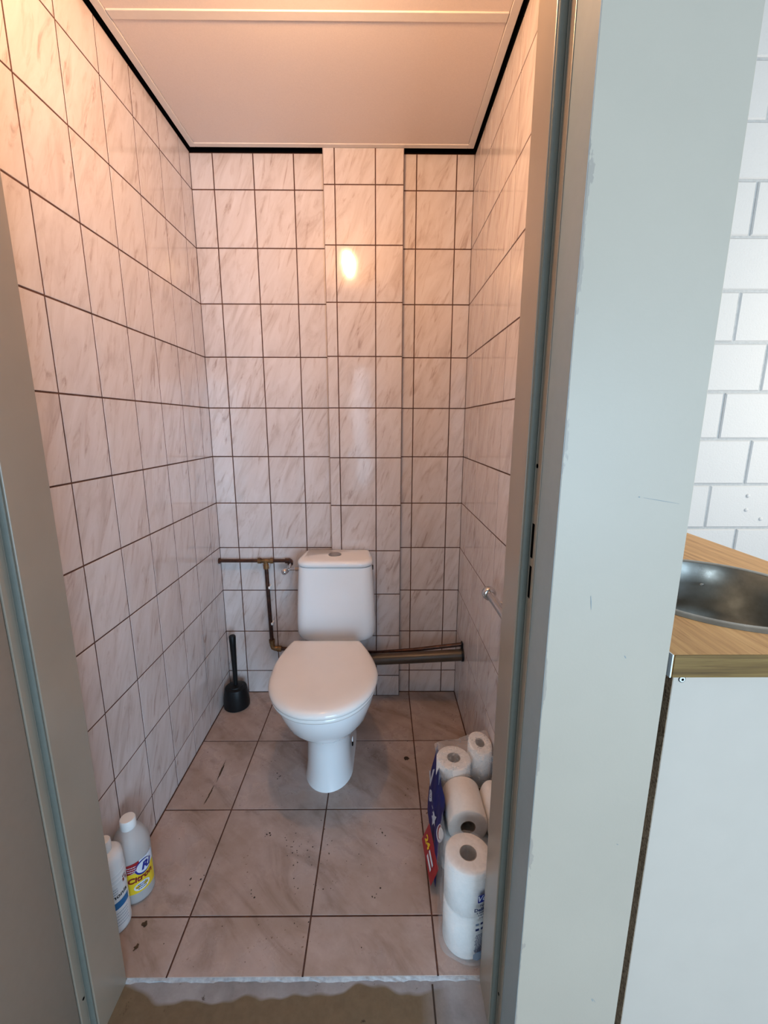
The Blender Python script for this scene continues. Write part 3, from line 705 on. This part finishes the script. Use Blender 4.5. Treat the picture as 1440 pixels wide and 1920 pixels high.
# ------------------------------------------------------------------ bottles
def wrap(cx, cy, rx, ry, a0, z0, sl=0.0006):
    def f(x, y):
        a = a0 + x/((rx+ry)/2); return Vector(((rx+sl)*math.cos(a)+cx, (ry+sl)*math.sin(a)+cy, z0+y))
    return f
def patch(name, cx, cy, rx, ry, a0, a1, z0, z1, mat, parent, sl=0.0004, n=18, zf=None):
    v, f = [], []
    for i in range(n+1):
        a = a0+(a1-a0)*i/n
        lo, hi = (z0, z1) if zf is None else zf(i/n)
        v += [(cx+(rx+sl)*math.cos(a), cy+(ry+sl)*math.sin(a), lo), (cx+(rx+sl)*math.cos(a), cy+(ry+sl)*math.sin(a), hi)]
    for i in range(n): f.append((2*i, 2*i+2, 2*i+3, 2*i+1))
    return mesh_obj(name, v, f, mat, parent, True)
def small_print(cx, cy, rx, ry, a, z, width, mat, parent, sl, h=0.0022):
    """a line of print too small to read in the photograph: a row of short dashes"""
    half = width/(rx+ry); p = a-half
    while p < a+half:
        q = min(a+half, p+random.uniform(0.04, 0.11)); patch('small_print', cx, cy, rx, ry, p, q, z-h/2, z+h/2, mat, parent, sl, 3); p = q+0.022
b1 = tag(empty('cleaner_bottle', (0.0475, -0.882, 0)), 'frosted cleaner bottle with white cap and yellow citrus label by the left wall', 'bottle')
RX, RY = 0.0451, 0.0432
lathe('bottle_body', [(0.040, 0), (0.047, 0.004), (0.049, 0.012), (0.049, 0.150), (0.0475, 0.164), (0.042, 0.181), (0.032, 0.197), (0.021, 0.208), (0.0165, 0.214), (0.0165, 0.220)], M['frost'], b1, n=36, sx=0.92, sy=0.882)
lathe('cap', [(0.0185, 0.208), (0.0192, 0.210), (0.0188, 0.231), (0.0173, 0.2345), (0.010, 0.235)], M['whitep'], b1, n=28)
A0 = math.radians(-47)
def lab1(t): return (0.036, 0.132)
lb = patch('label', 0, 0, RX, RY, A0-0.85, A0+1.05, 0.036, 0.100, M['yellow'], b1, 0.0006); lb['label'] = 'yellow paper label with red lettering'
patch('red_band', 0, 0, RX, RY, A0-0.85, A0+0.10, 0.100, 0.130, M['red'], lb, 0.0008, zf=lambda t: (0.096+0.012*t, 0.128+0.004*t))
patch('logo_field', 0, 0, RX, RY, A0+0.10, A0+1.05, 0.1, 0.14, M['whitepr'], lb, 0.0007, zf=lambda t: (0.100, 0.132))
def ell(name, a, z, ra, rz, mat, sl):
    n = 28; v = [((RX+sl)*math.cos(a), (RY+sl)*math.sin(a), z)]
    for i in range(n):
        aa = a+ra*math.cos(2*PI*i/n); v.append(((RX+sl)*math.cos(aa), (RY+sl)*math.sin(aa), z+rz*math.sin(2*PI*i/n)))
    return mesh_obj(name, v, [(0, i+1, (i+1) % n+1) for i in range(n)], mat, lb)
ell('logo_oval', A0+0.30, 0.107, 0.47, 0.0215, M['logoblue'], 0.0012); ell('logo_oval', A0+0.34, 0.108, 0.42, 0.0175, M['whitepr'], 0.0018)
text('lettering', 'Ri', 0.028, wrap(0, 0, RX, RY, A0+0.42, 0.108, 0.0026), M['logoblue'], lb, 0.0012, 0.25)
text('lettering', 'Citron', 0.0225, wrap(0, 0, RX, RY, A0+0.10, 0.0785, 0.0016), M['redtext'], lb, 0.0009, 0.1)
ell('label_oval', A0+0.12, 0.0535, 0.44, 0.0125, M['whitepr'], 0.0012)
for k in range(3): small_print(0, 0, RX, RY, A0+0.12, 0.0595-0.006*k, (0.020, 0.028, 0.020)[k], M['navy'], lb, 0.0018)
for k in range(3): small_print(0, 0, RX, RY, A0-0.40, 0.121-0.0065*k, 0.028, M['whitepr'], lb, 0.0014)

b2 = tag(empty('bleach_bottle', (0.0375, -0.962, 0)), 'white plastic bottle with a blue label stripe beside the left door jamb', 'bottle')
R2 = 0.036
lathe('bottle_body', [(0.031, 0), (0.035, 0.004), (0.036, 0.012), (0.036, 0.185), (0.0355, 0.200), (0.034, 0.214), (0.024, 0.223), (0.017, 0.226)], M['label'], b2, n=36)
cpo = lathe('cap', [(0.0150, 0.226), (0.0160, 0.228), (0.0150, 0.252), (0.0135, 0.255), (0.008, 0.2555)], M['whitep'], b2, n=24)
for k in range(3): lathe('rib', [(0.0361, 0.168-0.012*k), (0.0369, 0.170-0.012*k), (0.0369, 0.172-0.012*k), (0.0361, 0.174-0.012*k)], M['label'], b2, n=36, close_a=False, close_b=False)
B0 = math.radians(-62)
patch('blue_stripe', 0, 0, R2, R2, B0-0.9, B0+1.3, 0.075, 0.095, M['blueb'], b2, 0.0005)['label'] = 'blue stripe on the label'
text('lettering', 'mmonia', 0.017, wrap(0, 0, R2, R2, B0+0.45, 0.111, 0.0007), M['bplastic'], b2, 0.0003)
text('lettering', 'n', 0.030, wrap(0, 0, R2, R2, B0+1.15, 0.146, 0.0007), M['redtext'], b2, 0.001)
for k in range(5): small_print(0, 0, R2, R2, B0+0.45, 0.063-0.009*k, 0.045, M['greypr'], b2, 0.0006, 0.0016)
for k in range(3): small_print(0, 0, R2, R2, B0+0.25, 0.134-0.007*k, 0.022, M['greypr'], b2, 0.0006, 0.0016)

# ------------------------------------------------------------------ toilet rolls in a torn pack
GR = 'toilet rolls in the torn pack'
def roll(loc, r, h, label, sx=1.0, rot=None, group=GR):
    o = empty('toilet_roll', loc); tag(o, label, 'toilet roll', group); o.scale = (sx, 1, 1)
    if rot is not None: o.rotation_euler = rot
    rc = 0.0205
    lathe('paper', [(rc, 0.0), (r-0.004, 0.0), (r, 0.004), (r+0.0006, h/2), (r, h-0.004), (r-0.004, h-0.0002), (rc+0.012, h-0.0015), (rc, h-0.001), (rc, 0.0)], M['paper'], o, n=40, close_a=False, close_b=False, angle=50)
    lathe('cardboard_core', [(rc-0.0002, 0.001), (rc-0.0002, h-0.0012), (rc-0.0018, h-0.0012), (rc-0.0018, 0.001), (rc-0.0002, 0.001)], M['card'], o, n=28, close_a=False, close_b=False)
    return o
H = 0.124
HID = 'white toilet roll in the covered lower layer of the pack behind the front column'
roll((0.9200, -0.992, 0.0), 0.054, H, 'lower toilet roll of the wrapped front column, printed film over it')
roll((0.9200, -0.992, H+0.001), 0.054, H, 'wrapped toilet roll standing uppermost at the near front of the pack')
roll((1.0185, -0.985, 0.0), 0.053, H, 'lower toilet roll half hidden between front column and right wall', 0.77)
roll((1.0185, -0.985, H+0.001), 0.053, H, 'wrapped upper roll half hidden by the door jamb, beside the front column', 0.77)
for y in (-0.680, -0.800):
    roll((0.930, y, 0), 0.052, H, HID); roll((1.0215, y, 0), 0.052, H, HID, 0.72)
roll((0.9350, -0.695, H+0.001), 0.0515, H, 'left one of the two upright wrapped rolls at the far end of the pack')
roll((1.0235, -0.655, H+0.020), 0.0520, H, 'right one of the two upright wrapped rolls at the far end of the pack', 0.70)
roll((0.948, -0.748, H+0.0555), 0.055, 0.118, 'bare white roll lying on its side in the torn opening, left of two', 1.0, (PI/2, 0, 0))
roll((1.030, -0.757, H+0.054), 0.052, 0.118, 'bare white roll lying on its side in the torn opening, against the wall', 0.55, (PI/2, 0, 0))

pk = tag(empty('toilet_roll_pack', (0, 0, 0)), 'torn clear and blue plastic film pack around the toilet rolls by the right wall', 'packaging')
def wav(a, b, amp=0.004): return amp*(math.sin(a*41+b*17)+0.6*math.sin(a*83-b*29+1.3)+0.4*math.sin(b*71+2.1))
def sheet(name, fn, nu, nv, mat, parent):
    v = [fn(i/nu, j/nv) for i in range(nu+1) for j in range(nv+1)]
    f = [(i*(nv+1)+j, (i+1)*(nv+1)+j, (i+1)*(nv+1)+j+1, i*(nv+1)+j+1) for i in range(nu) for j in range(nv)]
    return mesh_obj(name, v, f, mat, parent, True)
def side(s, t, d=0.0):
    """left side of the pack: s 0..1 from far to near, t 0..1 from floor to top edge"""
    y = -0.595-0.36*s; z = 0.001+0.232*t*(1-0.12*max(0, s-0.7)/0.3)
    y += 0.02*(1-s)*t*-1
    x = 0.860 + 0.026*t + 0.010*(1-s)**3*4*0.3 + wav(y, z, 0.0016) - 0.006*math.sin(PI*t)
    return (x-d, y, z)
pp = sheet('printed_panel', lambda s, t: side(0.80*s, t*(1 if s < 0.86 else 1-0.55*(s-0.86)/0.14)), 40, 16, M['blue'], pk); pp['label'] = 'blue printed side of the film'
def onside(y0, z0, ry, rz, uy, uz):
    def f(a, b):
        y = y0+a*ry+b*uy; z = z0+a*rz+b*uz
        t = min(1, max(0, (z-0.001)/0.232)); s = (-0.595-0.02*t*0-y)/0.36
        x, _, _ = side(min(1, max(0, s)), t, 0.0014); return Vector((x, y, z))
    return f
text('lettering', 'V', 0.075, onside(-0.625, 0.105, -1.5, 1.5, 0.55, 0.55), M['whitepr'], pp, 0.003, 0.2)
text('lettering', 'e', 0.075, onside(-0.682, 0.105, -1.5, 1.5, 0.55, 0.55), M['whitepr'], pp, 0.003)
for k in range(3): mesh_obj('script_print', [onside(-0.725-0.018*k, 0.122-0.004*k, -1.7, 0.5, 0.6, 0.8)(a, b) for a, b in ((-0.006, -0.002), (0.004, -0.001), (0.006, 0.003), (-0.004, 0.002))], [(0, 1, 2, 3)], M['whitepr'], pp)
# white star
def star(y0, z0, r):
    f = onside(y0, z0, -1.3, 1.3, 0.5, 0.5); v = [f(0, 0)]
    for i in range(10):
        rr_ = r if i % 2 == 0 else r*0.45; a = PI/2+PI*i/5; v.append(f(rr_*math.cos(a), rr_*math.sin(a)))
    mesh_obj('star_print', v, [(0, i+1, (i+1) % 10+1) for i in range(10)], M['whitepr'], pp)
star(-0.775, 0.110, 0.030)
# red and white arc at the torn edge
def disc(y0, z0, r, mat, name, d):
    f0 = onside(y0, z0, -1.2, 1.2, 0.6, 0.6); f = lambda a, b: f0(a, b)+Vector((-d, 0, 0))
    v = [f(0, 0)] + [f(r*math.cos(2*PI*i/20), r*math.sin(2*PI*i/20)) for i in range(20)]
    mesh_obj(name, v, [(0, i+1, (i+1) % 20+1) for i in range(20)], mat, pp)
disc(-0.868, 0.165, 0.024, M['whitepr'], 'arc_print', 0.0005); disc(-0.870, 0.170, 0.019, M['red'], 'arc_print', 0.0012)
disc(-0.882, 0.180, 0.016, M['paper'], 'torn_scrap', 0.002)
# red tag at the near end of the printed side
def tagf(a, b, d=0.0):
    """a 0..1 across, b 0..1 from far to near"""
    y = -0.775-0.125*b+0.006*a; z = 0.040+0.050*a-0.012*b
    return Vector((0.834+0.022*a+0.012*b-d*0.9, y, z+d*0.4))
tg = sheet('red_tag', lambda s, t: tagf(s, t), 6, 10, M['red'], pk); tg['label'] = 'red printed tag with a yellow number'
def ontag(a0, b0, sx_, sy_):
    return lambda x, y: tagf(a0+x*sx_, b0-y*sy_, 0.0012)
text('lettering', '24', 0.03, lambda x, y: tagf(0.50+y*14+x*2, 0.27+x*10, 0.0016), M['yellow'], tg, 0.0012)
for k in range(2): mesh_obj('small_print', [tagf(a, b, 0.0016) for a, b in ((0.22+0.25*k, 0.46), (0.36+0.25*k, 0.46), (0.36+0.25*k, 0.80), (0.22+0.25*k, 0.80))], [(0, 1, 2, 3)], M['whitepr'], tg)
# clear front wrap round the near column
def front(s, t):
    a = math.radians(172+150*s); rad = 0.0605+0.0030*math.sin(9*s+14*t)+0.009*max(0, 0.25-t)*2
    zz = 0.002+0.243*t
    return (0.9200+rad*math.cos(a)*(1.0 if s < 0.6 else 1.0)+wav(s, t, 0.0006), -0.992+rad*math.sin(a)+wav(t, s, 0.0006), zz)
fw_ = sheet('clear_film', front, 30, 18, M['film'], pk)
def sidef(s, t):
    y = -0.872-0.128*s; return (0.862+0.0*s+0.016*t+wav(y, t*0.2, 0.0014)-0.004*math.sin(PI*t)*(1-s)-0.002*s, y, 0.002+0.235*t*(1-0.05*s))
sheet('clear_film', sidef, 6, 14, M['film2'], pk)
def front2(s, t):
    a = math.radians(225+75*s); return (1.0185+0.046*math.cos(a), -0.985+0.0585*math.sin(a), 0.002+0.245*t)
sheet('clear_film', front2, 12, 8, M['film2'], pk)
def cap(cx_, cy_, z, rx, ry, sag):
    def f(s, t):
        a = 2*PI*s; k = t; return (cx_+rx*k*math.cos(a), cy_+ry*k*math.sin(a), z+sag*(1-k**2)*-1+wav(a*0.2, k, 0.0008)-(0.010 if t > 0.95 else 0))
    return f
sheet('clear_film', cap(0.9200, -0.992, H*2+0.0055, 0.059, 0.059, 0.001), 28, 10, M['film'], pk)
def bridge(s, t):
    """film stretched over the two far rolls and down their near side"""
    x = 0.882+0.174*s; yb = -0.643+0.035*s; zt = 2*H+0.0095+0.019*max(0, (s-0.45)/0.55)**0.7
    L = t*0.20
    if L < 0.105: y = yb-L; z = zt+wav(x, y, 0.0006)
    else:
        q = (L-0.105)/0.095; y = yb-0.105-0.006*q-0.004; z = zt-0.085*q
    return (x, y, z-0.006*max(0, abs(s-0.5)*2-0.85)/0.15+0.001)
sheet('clear_film', bridge, 26, 26, M['film2'], pk)
# print on the front film
CF = (0.9200, -0.992); RF = 0.0632
def onfront(deg, z0): return wrap(CF[0], CF[1], RF, RF, math.radians(deg), z0, 0.001)
lg = patch('logo_field', CF[0], CF[1], RF, RF, math.radians(281), math.radians(322), 0.183, 0.204, M['logoblue'], fw_, 0.0008); lg['label'] = 'blue logo field with white letters'
text('lettering', 'Velvet', 0.021, onfront(303, 0.1935), M['whitepr'], lg, 0.0005, 0.25)
text('lettering', 'Papier', 0.0078, onfront(295, 0.1745), M['navy'], fw_, 0.0001)
text('lettering', 'Delikatny', 0.0125, onfront(296, 0.163), M['navy'], fw_, 0.0005)
text('lettering', 'z ekstrakt', 0.0078, onfront(294, 0.155), M['navy'], fw_, 0.0002)
small_print(*CF, RF, RF, math.radians(297), 0.1465, 0.030, M['navy'], fw_, 0.001)
small_print(*CF, RF, RF, math.radians(297), 0.139, 0.024, M['navy'], fw_, 0.001, 0.0018)
for i in range(3): patch('symbol', CF[0], CF[1], RF, RF, math.radians(279+11*i), math.radians(286+11*i), 0.118, 0.124, M['greypr'] if i != 1 else M['navy'], fw_, 0.001, 4)
for i in range(3): patch('symbol', CF[0], CF[1], RF, RF, math.radians(279+12*i), math.radians(287+12*i), 0.103, 0.1095, M['navy'], fw_, 0.001, 4)
for i in range(16): small_print(*CF, RF, RF, math.radians(292), 0.090-0.0034*i, random.uniform(0.022, 0.032), M['navy'], fw_, 0.001, 0.0017)
pv = patch('print_patch', CF[0], CF[1], RF, RF, math.radians(277), math.radians(318), 0.012, 0.036, M['greypr'], fw_, 0.0008, 16, zf=lambda t: (0.024-0.012*math.sin(PI*min(1, t*1.1+0.1)), 0.028+0.012*math.sin(PI*min(1, t*0.8+0.15))))
